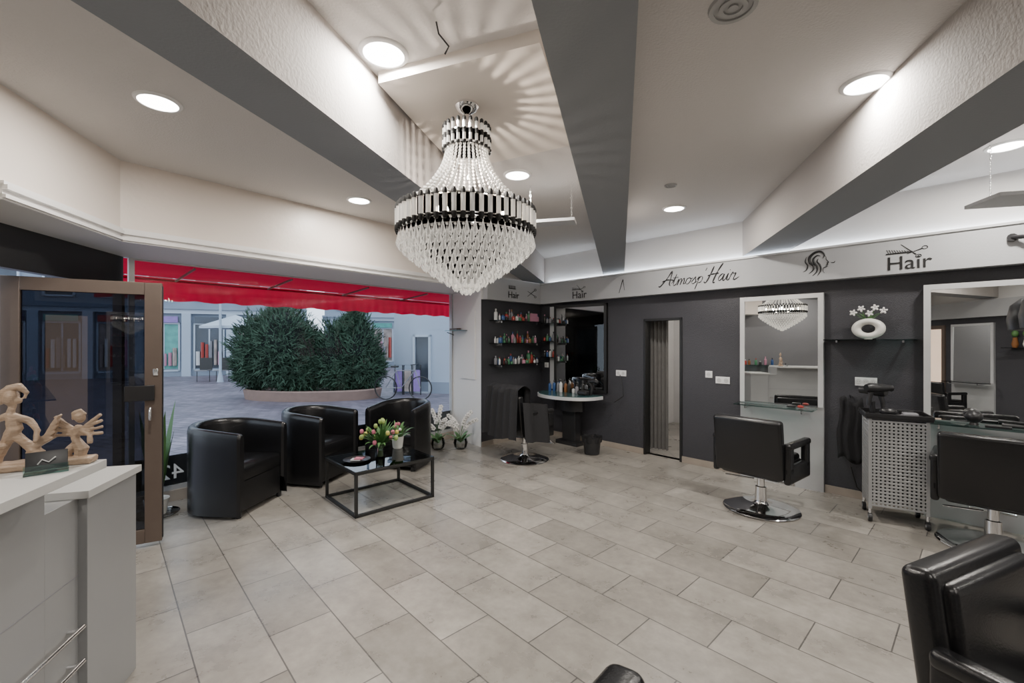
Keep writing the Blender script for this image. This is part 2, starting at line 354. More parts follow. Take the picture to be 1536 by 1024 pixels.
# ------------------------------------------------------------------ chandelier
cx,cy=-.247,2.40
b=B()
b.lathe([(0,2.79),(.062,2.79),(.066,2.775),(.05,2.755),(.03,2.745),(.012,2.735),(.012,2.68),(0,2.68)],M_chrome,seg=28)
b.tube([(0,0,2.74),(0,0,1.90)],.008,M_chrome,8)
def ring(r,z,h,m,w=.006): b.lathe([(r-w,z),(r+w,z),(r+w,z+h),(r-w,z+h),(r-w,z)],m,seg=48)
for zt,zb,rr in ((2.665,2.60,.122),(2.60,2.535,.124)):
    ring(rr-.008,zb+.01,.006,M_chrome)
    for k in range(24):
        a=2*pi*k/24; x,y=rr*math.cos(a),rr*math.sin(a)
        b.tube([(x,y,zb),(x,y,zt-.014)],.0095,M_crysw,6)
        b.tube([(x*1.01,y*1.01,zt-.018),(x*1.01,y*1.01,zt-.002),(x*1.01,y*1.01,zt+.006)],[.011,.011,.005],M_blackm,6)
        b.tube([(x*1.01,y*1.01,zb-.006),(x*1.01,y*1.01,zb),(x*1.01,y*1.01,zb+.010)],[.006,.011,.011],M_blackm,6)
def prof(t):
    r=.112+.22*(t**1.8)+.015*t; z=2.53-.33*t; return r,z
NS=32; NB=19
for k in range(NS):
    a=2*pi*k/NS
    for i in range(NB):
        t=i/(NB-1); r,z=prof(t)
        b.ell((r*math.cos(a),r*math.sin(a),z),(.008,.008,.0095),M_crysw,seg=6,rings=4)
RR=.368
for z,h in ((2.195,.006),(2.10,.006)): ring(RR-.012,z,h,M_chrome)
NBAR=54
for k in range(NBAR):
    a=2*pi*k/NBAR; x,y=RR*math.cos(a),RR*math.sin(a)
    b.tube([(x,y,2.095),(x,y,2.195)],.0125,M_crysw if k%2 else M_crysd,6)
    b.tube([(x,y,2.187),(x,y,2.203),(x,y,2.216)],[.0135,.0135,.008],M_blackm,6)
    b.tube([(x,y,2.072),(x,y,2.085),(x,y,2.103)],[.008,.0135,.0135],M_blackm,6)
tiers=[(.362,2.085,60,.085),(.338,2.058,54,.085),(.308,2.028,48,.082),(.272,1.998,42,.08),(.232,1.968,36,.08),(.19,1.937,30,.078),(.147,1.907,24,.075),(.105,1.878,18,.072),(.065,1.85,12,.07),(.024,1.826,5,.065)]
for r,z,n,h in tiers:
    ring(r,z,.005,M_chrome,.003)
    for k in range(n):
        a=2*pi*(k+.5*(n%4))/n; x,y=r*math.cos(a),r*math.sin(a)
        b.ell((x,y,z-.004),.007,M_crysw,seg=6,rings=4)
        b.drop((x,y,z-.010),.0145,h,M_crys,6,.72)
b.ell((0,0,1.765),.014,M_crys,seg=8,rings=6)
for k in range(10):
    a=2*pi*k/10; q=.25 if k%2 else .15; zz=0 if k%2 else -.03; x,y=q*math.cos(a),q*math.sin(a)
    b.tube([(0,0,2.08),(x*.5,y*.5,2.05+zz),(x,y,2.07+zz)],.005,M_chrome,6); b.tube([(x,y,2.07+zz),(x,y,2.11+zz)],.010,M_chrome,8); b.ell((x,y,2.135+zz),(.014,.014,.032),M_bulb,seg=8,rings=6)
ch=b.done('crystal_chandelier',(cx,cy,0))
def plamp(name,loc,r,e,col,parent=None):
    l=bpy.data.lights.new(name,'POINT'); l.shadow_soft_size=r; l.energy=e; l.color=col
    o=bpy.data.objects.new(name,l); scene.collection.objects.link(o); o.location=loc
    if parent:o.parent=parent
    return o
plamp('bulb_lamp_top',(.025,0,2.40),.009,19,(1,.86,.72),ch)
for k in range(4):
    a=pi/4+pi/2*k; plamp('bulb_lamp_%d'%k,(.15*math.cos(a),.15*math.sin(a),2.14),.02,8,(1,.86,.72),ch)
# ------------------------------------------------------------------ club chairs
def club(x,y,deg):
    b=B(); Ro=.335; th=.08; Rm=Ro-th/2; fw=.30
    path=[]
    for i in range(7): path.append((fw-fw*i/6,Rm,0,1))
    for i in range(1,24):
        a=pi/2+pi*i/24; path.append((Rm*math.cos(a),Rm*math.sin(a),math.cos(a),math.sin(a)))
    for i in range(7): path.append((fw*i/6,-Rm,0,-1))
    prof=[(.5,.03),(.5,.3),(.52,.6),(.52,.70),(.42,.735),(.2,.75),(-.1,.75),(-.38,.735),(-.5,.70),(-.5,.5),(-.5,.2)]
    V=[];F=[];n=len(prof)
    for (px,py,nx,ny) in path:
        lift=.02*max(0,-px/Rm)-.03*max(0,px/fw)
        tk=1-.12*max(0,px/fw)
        for o,z in prof: V.append((px+nx*th*o*tk,py+ny*th*o*tk,z+ (lift if z>.55 else 0)))
    for i in range(len(path)-1):
        for j in range(n-1): F.append((i*n+j,i*n+j+1,(i+1)*n+j+1,(i+1)*n+j))
    b.add(V,F,M_leather)
    for base,y0 in ((0,1),((len(path)-1)*n,-1)):
        ids=[base+j for j in range(n)]; cap=[Vector(V[i])+Vector((.022,0,0)) for i in ids]
        cen=Vector((fw+.022,y0*Rm,.4)); capi=[Vector((p.x,cen.y+(p.y-cen.y)*.7,p.z if p.z<.1 else p.z-.012)) for p in cap]
        VV=[V[i] for i in ids]+capi; b.add(VV,[(j,j+1,n+j+1,n+j) for j in range(n-1)]+[tuple(range(n,2*n))],M_leather)
    Ri=Ro-th+.004
    D=[(fw-.01,-Ri),(fw-.01,Ri)]+[(Ri*math.cos(pi/2+pi*i/16),Ri*math.sin(pi/2+pi*i/16)) for i in range(17)]
    b.prism(D,.05,.30,M_leather)
    def sc(k): return [((px-.03)*k+.03,py*k) for px,py in D]
    lv=[(.97,.30),(1.0,.32),(1.0,.39),(.985,.415),(.94,.43),(.5,.44)]
    V=[];n=len(D)
    for k,z in lv: V+=[(p[0],p[1],z) for p in sc(k)]
    F=[]
    for i in range(len(lv)-1):
        for j in range(n): F.append((i*n+j,i*n+(j+1)%n,(i+1)*n+(j+1)%n,(i+1)*n+j))
    F.append(tuple(range((len(lv)-1)*n,len(lv)*n))); b.add(V,F,M_leather)
    for px,py in ((.27,.27),(.27,-.27),(-.2,.2),(-.2,-.2)): b.lathe([(.02,0),(.025,.05)],M_bplast,(px,py,0),12)
    b.done('club_armchair',(x,y,0),math.radians(deg))
club(-2.56,4.03,-6); club(-2.17,4.86,-14); club(-1.34,5.42,-105)
# ------------------------------------------------------------------ coffee table
p0=Vector((-1.325,3.72)); u=Vector((.578,.53)).normalized(); ang=math.atan2(u.y,u.x); L1,L2=.78,.70; r=.0125; HT=.385
b=B()
for x in (r,L1-r):
    for y in (r,L2-r): b.box(x-r,x+r,y-r,y+r,0,HT,M_black)
for z in (r,HT-r):
    for y in (r,L2-r): b.box(0,L1,y-r,y+r,z-r,z+r,M_black)
    for x in (r,L1-r): b.box(x-r,x+r,0,L2,z-r,z+r,M_black)
b.box(.0,L1,.0,L2,HT,HT+.008,glassmat('table_glass',(.55,.60,.60),1.7)); b.done('coffee_table',(p0.x,p0.y,0),ang,bevel=.002)
zt=HT+.008
def tpos(a,c): v=p0+u*a+Vector((-u.y,u.x))*c; return (v.x,v.y)
def bouquet(name,x,y,z,vase,n,hts,cols,spread,seed,petal=.022):
    random.seed(seed); b=B()
    if vase=='glass': b.lathe([(.035,0),(.045,.01),(.04,.08),(.05,.16),(.046,.16),(.036,.08),(.04,.015),(0,.012)],M_glass,seg=24); hv=.13; b.lathe([(0,.014),(.038,.014),(.036,.07),(0,.07)],mat('water_green',(.12,.2,.08),.2,trans=.3,var=.1),seg=20)
    else: b.lathe([(.042,0),(.05,.01),(.062,.12),(.066,.125),(.06,.125),(.048,.02),(0,.018)],M_ceram,seg=24); hv=.11
    for i in range(n):
        a=random.uniform(0,2*pi); sp=random.random()**.5*spread; h=random.uniform(*hts)
        e=Vector((sp*math.cos(a),sp*math.sin(a),h-sp*.3)); s0=Vector((.01*math.cos(a),.01*math.sin(a),.03)); mid=Vector((e.x*.35,e.y*.35,hv+.03))
        b.tube([s0,mid,(e+mid)/2+Vector((0,0,.01)),e],.003,M_green,5)
        m=random.choice(cols)
        for q in range(5):
            aa=2*pi*q/5; b.ell((e.x+petal*.4*math.cos(aa),e.y+petal*.4*math.sin(aa),e.z+petal*.3),(petal*.55,petal*.55,petal*1.1),m,seg=7,rings=5)
    for i in range(int(n*2.6)):
        a=random.uniform(0,2*pi); b.blade((.02*math.cos(a),.02*math.sin(a),hv-.02),(math.cos(a)*.8,math.sin(a)*.8,random.uniform(.3,2.2)),random.uniform(.14,.27),.035,M_green,random.uniform(.5,1.5))
    b.done(name,(x,y,z))
x,y=tpos(.38,.32); bouquet('tulip_bouquet_vase',x,y,zt,'glass',24,(.20,.36),[M_pink,M_yel,M_lime,M_lime],.18,3,.020)
x,y=tpos(.68,.54); bouquet('potted_flowers',x,y,zt,'pot',8,(.17,.25),[M_pink,M_wp,M_lime],.05,5,.016)
x,y=tpos(.16,.34); b=B(); b.lathe([(0,.004),(.08,.004),(.12,.018),(.122,.02),(.08,.0),(0,0)],M_black,seg=32); b.box(-.05,.04,-.035,.03,.01,.02,M_c[3]); b.box(-.02,.06,-.03,.04,.02,.028,M_pink); b.done('candy_dish',(x,y,zt))
def orchid(name,x,y,seed,h=.42):
    random.seed(seed); b=B()
    b.lathe([(.05,0),(.085,.03),(.10,.09),(.085,.15),(.08,.15),(.093,.09),(.08,.035),(0,.02)],M_glass,seg=24)
    b.lathe([(0,.02),(.075,.035),(.085,.08),(0,.09)],M_pot,seg=16)
    for i in range(9):
        a=2*pi*i/9+random.random(); b.blade((0,0,.09),(math.cos(a),math.sin(a),random.uniform(.6,1.4)),.24,.055,M_green,1.2)
    for i in range(5):
        a=2*pi*i/5+random.uniform(-.5,.5); pts=[]; hh=h*random.uniform(.75,1.15)
        for k in range(10):
            t=k/9; pts.append((.22*t*t*math.cos(a),.12*t*t*math.sin(a),.09+hh*t-.10*t**3))
        b.tube(pts,.003,M_green,5)
        for k in range(5,10):
            p=pts[k]
            for q in range(5):
                aa=2*pi*q/5; b.ell((p[0]+.019*math.cos(aa),p[1]+random.uniform(-.01,.01),p[2]+.019*math.sin(aa)),(.015,.006,.015),M_wp,seg=6,rings=4)
    b.done(name,(x,y,0))
orchid('potted_orchid',-1.03,6.12,1,.52); orchid('potted_orchid',-.72,6.16,2,.48)
b=B(); b.lathe([(.10,0),(.16,.012),(.165,.02),(.10,.01),(0,.01)],M_glass,seg=24); b.lathe([(0,.012),(.07,.012),(.09,.14),(.092,.145),(0,.13)],M_ceram,seg=24)
random.seed(4)
for i in range(16):
    a=random.uniform(0,2*pi); b.blade((.02*math.cos(a),.02*math.sin(a),.12),(math.cos(a)*.25,math.sin(a)*.25,1.6),random.uniform(.45,.9),.065,M_green,.35,9)
b.done('potted_snake_plant',(-3.07,3.80,0))
# ------------------------------------------------------------------ styling chairs
def styling(x,y,deg,coat=False,name='styling_chair'):
    b=B()
    b.lathe([(0,0),(.30,0),(.31,.008),(.30,.018),(.22,.028),(.08,.04),(.055,.055),(.048,.08),(.045,.20),(.032,.205),(.03,.33),(0,.33)],M_chrome,seg=48)
    b.box(-.13,.13,-.13,.13,.315,.335,M_black)
    b.rbox(.0,0,.40,.50,.50,.14,.035,M_leather)
    b.rbox(.02,0,.475,.46,.46,.07,.03,M_leather)
    R=Matrix.Rotation(math.radians(-7),4,'Y')
    b.rbox(-.255,0,.60,.09,.56,.50,.03,M_leather,R)
    b.rbox(-.215,0,.64,.06,.50,.36,.028,M_leather,R)
    for s in (-1,1):
        b.rbox(-.01,s*.295,.635,.46,.065,.055,.022,M_leather)
        b.rbox(-.01,s*.295,.40,.46,.05,.15,.02,M_leather)
        b.rbox(.17,s*.295,.52,.09,.05,.22,.018,M_leather); b.rbox(-.19,s*.295,.52,.10,.05,.24,.018,M_leather)
    b.tube([(.2,-.12,.33),(.34,-.13,.20),(.40,-.13,.16),(.40,.13,.16),(.34,.13,.20),(.2,.12,.33)],.012,M_chrome,8)
    b.tube([(-.02,.05,.26),(-.1,.2,.27),(-.12,.26,.27)],.008,M_chrome,8)
    if coat:
        def fn(u,v):
            w=(v-.5)*.62; s_=u*1.12
            rip=.016*math.sin(v*2*pi*5)
            if s_<.36: return (-.165+rip,w*(1.0),.64+s_*.78)
            if s_<.56: k=(s_-.36)/.20; return (-.165-.19*k+rip*.5,w,.92+.05*math.sin(k*pi))
            k=(s_-.56); return (-.36-.10*k+rip*1.6,w*(1+.2*k),.92-k*1.05+.02*math.sin(v*9))
        b.sheet(fn,34,44,M_cloth)
        b.sheet(lambda u,v:(-.30+.42*u,.33+.03*math.sin(u*9)+.05*v,.76-.36*v-.05*u),14,10,M_cloth)
        b.sheet(lambda u,v:(-.30+.38*u,-.33-.03*math.sin(u*9)-.05*v,.78-.46*v-.05*u),14,10,M_cloth)
    return b.done(name,(x,y,0),math.radians(deg))
styling(2.24,3.96,38); styling(3.50,3.20,43); styling(.16,5.62,38,True); styling(1.53,1.12,-66); styling(.27,.50,-41); styling(-.9,-1.35,-95)
# ------------------------------------------------------------------ mirror stations
def station(t0,t1,z0,z1,nm,loc=None,rz=RW,deg=4.2):
    w=t1-t0; b=B(); k=math.tan(math.radians(deg)); dl=.035+w*k; dr=.035
    def slab(x0,x1,z0_,z1_,e,m,base=0):
        d0=dl-(dl-dr)*x0/w+e; d1=dl-(dl-dr)*x1/w+e
        b.prism([(x0,base),(x0,-d0),(x1,-d1),(x1,base)],z0_,z1_,m)
    slab(0,w,0,z1,0,M_silver)
    fr=.045
    slab(0,w,z1-fr,z1,.015,M_silvl); slab(0,fr,z0,z1-fr,.015,M_silvl); slab(w-fr,w,z0,z1-fr,.015,M_silvl)
    xa,xb=fr,w-fr; da=dl-(dl-dr)*xa/w+.012; db=dl-(dl-dr)*xb/w+.012; tl=.010
    b.add([(xa,-da,z0),(xb,-db,z0),(xb,-db+tl,z1-fr),(xa,-da+tl,z1-fr)],[(0,1,2,3)],M_mirror,False)
    b.box(-.0,w-.04,-.29,-.09,z0-.02,z0-.008,M_shelf)
    for x in (.1,w-.14): b.tube([(x,-.24,z0-.05),(x,-.04,z0-.05)],.008,M_chrome); b.tube([(x,-.24,z0-.05),(x,-.24,z0-.02)],.008,M_chrome,8)
    p=loc or W(t0); b.done(nm,(p[0],p[1],0),rz)
station(.744,1.504,.84,1.985,'mirror_station'); station(2.235,3.05,.84,1.985,'mirror_station')
def BWl(x): return (S[0]+x*math.cos(BA),S[1]+x*math.sin(BA))
for x in (2.6,5.2): station(0,.8,.84,1.985,'mirror_station',BWl(x),BA,0)
b=B(); b.box(4.2,4.95,-.18,0,1.5,1.51,M_shelf); b.done('glass_shelf',(S[0],S[1],0),BA)
b=B()
for x in (4.35,4.5,4.62,4.8): b.lathe([(.03,0),(.05,.06),(.03,.16),(.035,.18)],random.choice([M_ceram,M_c[5],M_c[1]]),(x,-.09,1.511),16); b.ell((x,-.09,1.76),(.05,.05,.06),M_green)
b.done('shelf_vases',(S[0],S[1],0),BA)
b=B(); b.box(6.15,6.75,-.03,0,0,1.98,M_bronze); b.box(6.22,6.68,-.035,-.03,.2,1.9,M_light); b.done('lit_doorway',(S[0],S[1],0),BA)  # lit brown doorway behind the camera, glow added for the mirror to reflect
b=B(); w=.875; dd=w*math.tan(math.radians(8.5))
def pr(x0,x1,z0,z1,e,m): b.prism([(x0,0),(x0,-(.03+dd*(1-x0/w)+e)),(x1,-(.03+dd*(1-x1/w)+e)),(x1,0)],z0,z1,m)
pr(0,w,.76,2.05,0,M_black); pr(0,.04,.76,2.05,.012,M_black); pr(w-.04,w,.76,2.05,.012,M_black); pr(0,w,2.01,2.05,.012,M_black); pr(.04,w-.04,.80,2.01,.004,M_mirror)
p=W(-1.945); b.done('salon_mirror',(p[0],p[1],0),RW)
b=B(); b.box(0,.17,-.05,0,.75,2.05,M_silvl)
for z in (1.25,1.5,1.78): b.box(-.1,.18,-.18,-.05,z,z+.008,M_shelf)
p=W(-2.14); b.done('glass_corner_shelf',(p[0],p[1],0),RW)
def bottle(b,x,y,z,h,r,m,cap=None):
    b.lathe([(r*.95,0),(r,.005),(r,h*.62),(r*.85,h*.7),(r*.35,h*.76),(r*.35,h*.82)],m,(x,y,z),12)
    b.lathe([(r*.42,h*.82),(r*.42,h*.98),(r*.3,h)],cap or random.choice(M_c),(x,y,z),10)
random.seed(11)
b=B(); 
for z in (1.16,1.47,1.80):
    b.box(.15,1.15,-.22,-.01,z,z+.008,M_shelf)
    for x in (.25,1.05): b.box(x,x+.015,-.16,-.01,z-.03,z,M_chrome)
b.done('glass_shelves',(PC[0],PC[1],0),NA)
b=B()
for z in (1.169,1.479,1.809):
  for row in (-.07,-.16):
    x=.2
    while x<1.1:
        h=random.uniform(.07,.19) if row>-.1 else random.uniform(.05,.12); r=random.uniform(.014,.034); x+=r
        bottle(b,x,row,z,h,r,random.choice(M_c)); x+=r+random.choice([.004,.01,.02,.09])
b.box(.85,1.0,-.215,-.19,1.809,1.93,M_c[4])
b.done('hair_product_bottles',(PC[0],PC[1],0),NA)
b=B()
for z in (1.259,1.509,1.789):
    for x in (-.06,.0,.06,.13): bottle(b,x,-.11,z,random.uniform(.07,.15),.02,random.choice(M_c))
p=W(-2.14); b.done('hair_product_bottles',(p[0],p[1],0),RW)
b=B()
for z in (.76,1.06):
    x=.3
    while x<1.9: 
        bottle(b,x,.1,z,random.uniform(.08,.2),.03,random.choice(M_c)); x+=random.uniform(.07,.16)
b.done('hair_product_bottles',(DL[0],DL[1],0),LA)
b=B(); hw=.52; dp=.50; n=24; yb=-.17
poly=[(-hw,yb)]+[(-hw*math.cos(pi*i/n),yb-dp*math.sin(pi*i/n)**.7) for i in range(1,n)]+[(hw,yb)]
b.prism(poly,.69,.735,M_silvl); b.prism([(x*.97,(y-yb)*.97+yb) for x,y in poly],.735,.742,M_teal)
b.prism([(-.20,yb),(-.26,-.30),(-.13,-.42),(.13,-.42),(.26,-.30),(.20,yb)],.50,.69,M_bplast)
b.prism([(-.12,yb),(-.12,-.30),(.12,-.30),(.12,yb)],.05,.5,M_bplast); b.prism([(-.2,yb),(-.2,-.36),(.2,-.36),(.2,yb)],0,.05,M_bplast)
p=W(-1.55); b.done('styling_console_table',(p[0],p[1],0),RW,bevel=.006)
b=B(); random.seed(5)
for x,y,m in ((-.40,-.26,2),(-.34,-.23,2),(-.25,-.24,7),(-.18,-.26,3),(-.12,-.22,5),(-.05,-.23,6),(.03,-.22,3),(.1,-.23,7),(.2,-.22,6)): bottle(b,x,y,.743,random.uniform(.08,.2),.025,M_c[m],M_c[6])
b.rbox(.28,-.31,.775,.16,.1,.06,.02,M_bplast)
b.tube([(.36,-.24,.75),(.38,-.24,.86),(.33,-.24,.93)],[.02,.025,.04],M_bplast,10); b.tube([(.33,-.24,.93),(.45,-.26,.95),(.5,-.26,.93)],[.03,.035,.02],M_bplast,10)
p=W(-1.55); b.done('hairdressing_tools',(p[0],p[1],0),RW)
b=B(); b.lathe([(.085,0),(.10,.01),(.12,.2),(.125,.22),(.115,.22),(.1,.02),(0,.02)],M_bplast,seg=20)
b.sheet(lambda u,v:((.118+.012*math.sin(u*40))*math.cos(2*pi*u)*(1+.1*v),(.118+.012*math.sin(u*40))*math.sin(2*pi*u)*(1+.1*v),.16+.08*v),40,3,M_cloth); b.done('waste_bin',W3(-.98,.5,0))
b=B(); b.box(1.53,2.20,-.18,0,1.51,1.52,M_shelf); 
for t in (1.62,2.1): b.box(t,t+.015,-.14,0,1.49,1.51,M_chrome)
b.done('glass_shelf',(O.x,O.y,0),RW)
b=B(); V=[];F=[];nu,nv=32,14
for i in range(nu):
    a=2*pi*i/nu
    for j in range(nv):
        t=2*pi*j/nv; rr=.084+.036*math.cos(t); V.append((rr*math.cos(a)*1.05,.045*math.sin(t),.098+rr*math.sin(a)*.8))
for i in range(nu):
    for j in range(nv): F.append((i*nv+j,((i+1)%nu)*nv+j,((i+1)%nu)*nv+(j+1)%nv,i*nv+(j+1)%nv))
b.add(V,F,M_ceram); b.lathe([(.03,0),(.03,.012)],M_ceram,(0,0,0),16)
random.seed(9)
for i,(ex,ez) in enumerate([(-.11,.25),(-.05,.285),(.01,.24),(.05,.29),(.11,.26)]):
    b.tube([(0,0,.17),(ex*.5,0,.21),(ex,-.01,ez)],.0025,M_green,5)
    for q in range(5):
        aa=2*pi*q/5+i; b.ell((ex+.017*math.cos(aa),-.015,ez+.017*math.sin(aa)),(.015,.005,.009),M_wp,Matrix.Rotation(-aa,4,'Y'),seg=8,rings=5)
    b.blade((0,0,.17),(ex*6,.2,.4),.13,.03,M_green,.8)
b.done('ring_vase_with_orchids',W3(1.86,.095,1.52),RW)
def sock(t,z,n=2,w_=.08):
    b=B(); b.box(-w_*n/2,w_*n/2,-.012,0,-.04,.04,M_sock)
    for i in range(n):
        x=-w_*n/2+w_*(i+.5)
        b.tube([(x,-.016,0),(x,-.011,0)],.026,M_c[3],16); b.tube([(x-.008,-.018,0),(x-.008,-.012,0)],.003,M_black,6); b.tube([(x+.008,-.018,0),(x+.008,-.012,0)],.003,M_black,6)
    b.done('power_socket',W3(t,0,z),RW,bevel=.003)
sock(.52,1.05); sock(1.83,1.12,3,.055); sock(-.85,1.06,2); sock(-2.25,1.12,1); sock(.36,1.11,1)
b=B(); b.tube([W3(-.86,.02,1.04),W3(-.80,.05,.9),W3(-.78,.06,.75),W3(-.9,.1,.66)],.005,M_black,6); b.done('power_cable')
b=B(); b.tube([(2.74,-.13,2.30),(2.74,-.17,2.30)],.03,M_bplast,10); b.tube([(2.74,-.16,2.30),(2.95,-.30,2.27),(3.15,-.42,2.2),(3.15,-.42,1.85)],.016,M_bplast,8)
b.tube([(3.15,-.42,1.88),(2.98,-.38,1.82)],.02,M_bplast,8); b.lathe([(.15,-.14),(.16,-.05),(.14,.06),(.08,.12),(0,.14)],M_bplast,(2.92,-.36,1.74),24); b.done('hood_hair_dryer',(O.x,O.y,0),RW)
# ------------------------------------------------------------------ trolley
TX,TY=3.225,3.715
b=B(); w,d=.36,.30
for x in (-w/2,w/2):
    for y in (-d/2,d/2): b.box(x-.012,x+.012,y-.012,y+.012,.11,.86,M_mesh)
b.box(-w/2+.015,w/2-.015,-d/2+.02,d/2-.015,.16,.82,M_c[6])
nx=13
for i in range(nx+1):
    x=-w/2+w*i/nx
    b.box(x-.0075,x+.0075,-d/2-.008,-d/2+.004,.14,.84,M_mesh); y=-d/2+d*i/nx
    for s in (-1,1): b.box(s*w/2-.006,s*w/2+.006,y-.0075,y+.0075,.14,.84,M_mesh)
for j in range(26):
    z=.14+.70*j/25
    b.box(-w/2,w/2,-d/2-.009,-d/2+.003,z-.0075,z+.0075,M_mesh)
    for s in (-1,1): b.box(s*w/2-.007,s*w/2+.007,-d/2,d/2,z-.0075,z+.0075,M_mesh)
b.box(-w/2-.03,w/2+.03,-d/2-.03,d/2+.03,.86,.875,M_bplast)
for s in (-1,1): b.box(-w/2-.03,w/2+.03,s*(d/2+.03)-.006,s*(d/2+.03)+.006,.875,.905,M_bplast); b.box(s*(w/2+.03)-.006,s*(w/2+.03)+.006,-d/2-.03,d/2+.03,.875,.905,M_bplast)
for x in (-w/2,w/2):
    for y in (-d/2,d/2):
        b.tube([(x,y,.12),(x,y,.07)],.012,M_chrome,8); b.tube([(x-.013,y,.035),(x+.013,y,.035)],.035,M_bplast,16); b.tube([(x-.016,y,.035),(x+.016,y,.035)],.018,M_chrome,12)
b.done('salon_trolley',(TX,TY,0),math.radians(-31),bevel=.0015)
b=B()
def dryer(x,y,z,a):
    b.T=Matrix.Translation((x,y,z))@Matrix.Rotation(a,4,'Z')
    b.tube([(-.08,0,.06),(-.05,0,.06),(.05,0,.06),(.1,0,.06),(.13,0,.06)],[.03,.042,.036,.028,.03],M_bplast,14)
    b.tube([(-.03,0,.05),(-.05,0,-.02),(-.06,0,-.09)],[.02,.018,.016],M_bplast,10); b.T=Matrix()
dryer(-.12,.0,1.04,.5); dryer(-.10,.12,1.0,2.4)
b.tube([(-.14,.02,.876),(-.14,.02,.98)],.02,M_bplast,10); b.ell((-.05,-.07,.912),(.06,.05,.035),M_bplast); b.tube([(.02,-.1,.887),(.14,.03,.89)],.01,M_c[7],8); b.tube([(.05,.05,.892),(.14,.1,.895)],.014,M_bplast,8); b.rbox(.09,-.06,.895,.10,.08,.035,.012,M_c[7])
b.done('hair_dryers',(TX,TY,0.002),math.radians(-31))
b=B()
b.sheet(lambda u,v:(.17*(u-.5)*(1+.25*v)+.01*math.sin(v*8),-.05-.05*math.sin(u*pi)-.015*math.sin(u*17),.95-.58*v+.03*math.sin(u*7)),24,12,M_cloth); b.tube([(0,0,.97),(0,-.06,.97),(0,-.07,.99)],.006,M_chrome,8)
b.tube([(0,-.03,.3),(.05,-.05,.12),(.16,-.08,.03)],.004,M_black,6)
p=W(1.72); b.done('hanging_salon_cape',(p[0],p[1],0),RW,solid=.004)
b=B(); b.rbox(.52,-.18,.847,.08,.05,.025,.01,M_bplast); b.ell((.60,-.19,.85),(.03,.02,.015),M_c[0]); p=W(.744); b.done('hairbrush',(p[0],p[1],0),RW)
b=B(); b.ell((.30,-.19,.90),(.055,.06,.05),M_bplast); b.lathe([(.03,0),(.02,.03)],M_bplast,(.30,-.19,.835),12); b.tube([(.45,-.18,.852),(.62,-.17,.85)],[.018,.012],M_bplast,10); b.tube([(.66,-.17,.872),(.74,-.18,.872)],[.035,.03],M_bplast,12); b.box(.36,.5,-.28,-.21,.835,.85,M_bplast); p=W(2.235); b.done('styling_tools',(p[0],p[1],0),RW)
# ------------------------------------------------------------------ lettering
M_txt=mat('lettering_black',(.015,.015,.016),.5,var=.02)
def text(name,s,size,loc,rx,rz,m,shear=0,mirror=False,space=1,ext=.002,offset=0):
    cu=bpy.data.curves.new(name,'FONT'); cu.body=s; cu.size=size; cu.shear=shear; cu.extrude=ext; cu.space_character=space; cu.offset=offset
    o=bpy.data.objects.new(name,cu); scene.collection.objects.link(o)
    bpy.context.view_layer.update()
    me=bpy.data.meshes.new_from_object(o.evaluated_get(bpy.context.evaluated_depsgraph_get())); bpy.data.objects.remove(o)
    me.materials.clear(); me.materials.append(m); me.name=name
    o=bpy.data.objects.new(name,me); scene.collection.objects.link(o); o.location=loc; o.rotation_euler=(rx,0,rz)
    if mirror: me.transform(Matrix.Scale(-1,4,(1,0,0)))
    return o
YB=.133
def cr(P,n=6):
    P=[Vector((p[0],0,p[1])) for p in P]; out=[]
    Q_=[P[0]]+P+[P[-1]]
    for i in range(1,len(Q_)-2):
        a,b_,c,d=Q_[i-1],Q_[i],Q_[i+1],Q_[i+2]
        for k in range(n):
            t=k/n; out.append(.5*((2*b_)+(c-a)*t+(2*a-5*b_+4*c-d)*t*t+(3*b_-a-3*c+d)*t**3))
    out.append(P[-1]); return out
GL={
'A':([[(-.3,.1),(0,.05),(.7,1.2),(1.15,2.2),(1.2,1.2),(1.2,.3),(1.4,0)],[(.1,.7),(.8,.95),(1.7,.8)]],1.5),
't':([[(0,0.3),(.3,1.0),(.42,1.7),(.3,.7),(.3,.1),(.5,0),(.75,.3)],[(.05,1.15),(.75,1.2)]],.7),
'm':([[(0,.3),(.2,.9),(.2,.4),(.15,0),(.3,.6),(.5,.95),(.6,.6),(.55,0),(.7,.6),(.9,.95),(1.0,.6),(.98,.1),(1.3,.3)]],1.2),
'o':([[(.5,.95),(.15,.8),(.05,.3),(.3,0),(.6,.3),(.65,.75),(.45,.95),(.6,.8),(.9,.85)]],.8),
's':([[(0,.2),(.4,.95),(.45,.7),(.55,.35),(.35,.0),(.1,.08)],[(.5,.1),(.75,.3)]],.7),
'p':([[(0,.5),(.2,.95),(.15,.2),(0,-.9)],[(.12,.5),(.4,.95),(.65,.7),(.55,.15),(.2,.05)]],.8),
"'":([[(.1,2.1),(.0,1.7)]],.35),
'H':([[(-.2,.1),(.1,.0),(.4,1.0),(.6,2.2)],[(1.6,2.5),(1.2,1.4),(.95,0),(1.2,-.1)],[(.1,.9),(.7,1.1),(1.4,1.15)]],1.5),
'a':([[(.6,.9),(.3,.95),(.05,.5),(.15,.05),(.45,.3),(.65,.95),(.6,.3),(.7,0),(.95,.3)]],.9),
'i':([[(0,.3),(.2,.95),(.15,.2),(.3,0),(.5,.3)],[(.28,1.4),(.30,1.46)]],.45),
'r':([[(0,.3),(.2,1.05),(.35,.85),(.6,.9),(.5,.3),(.6,0),(1.1,.35)]],.8)}
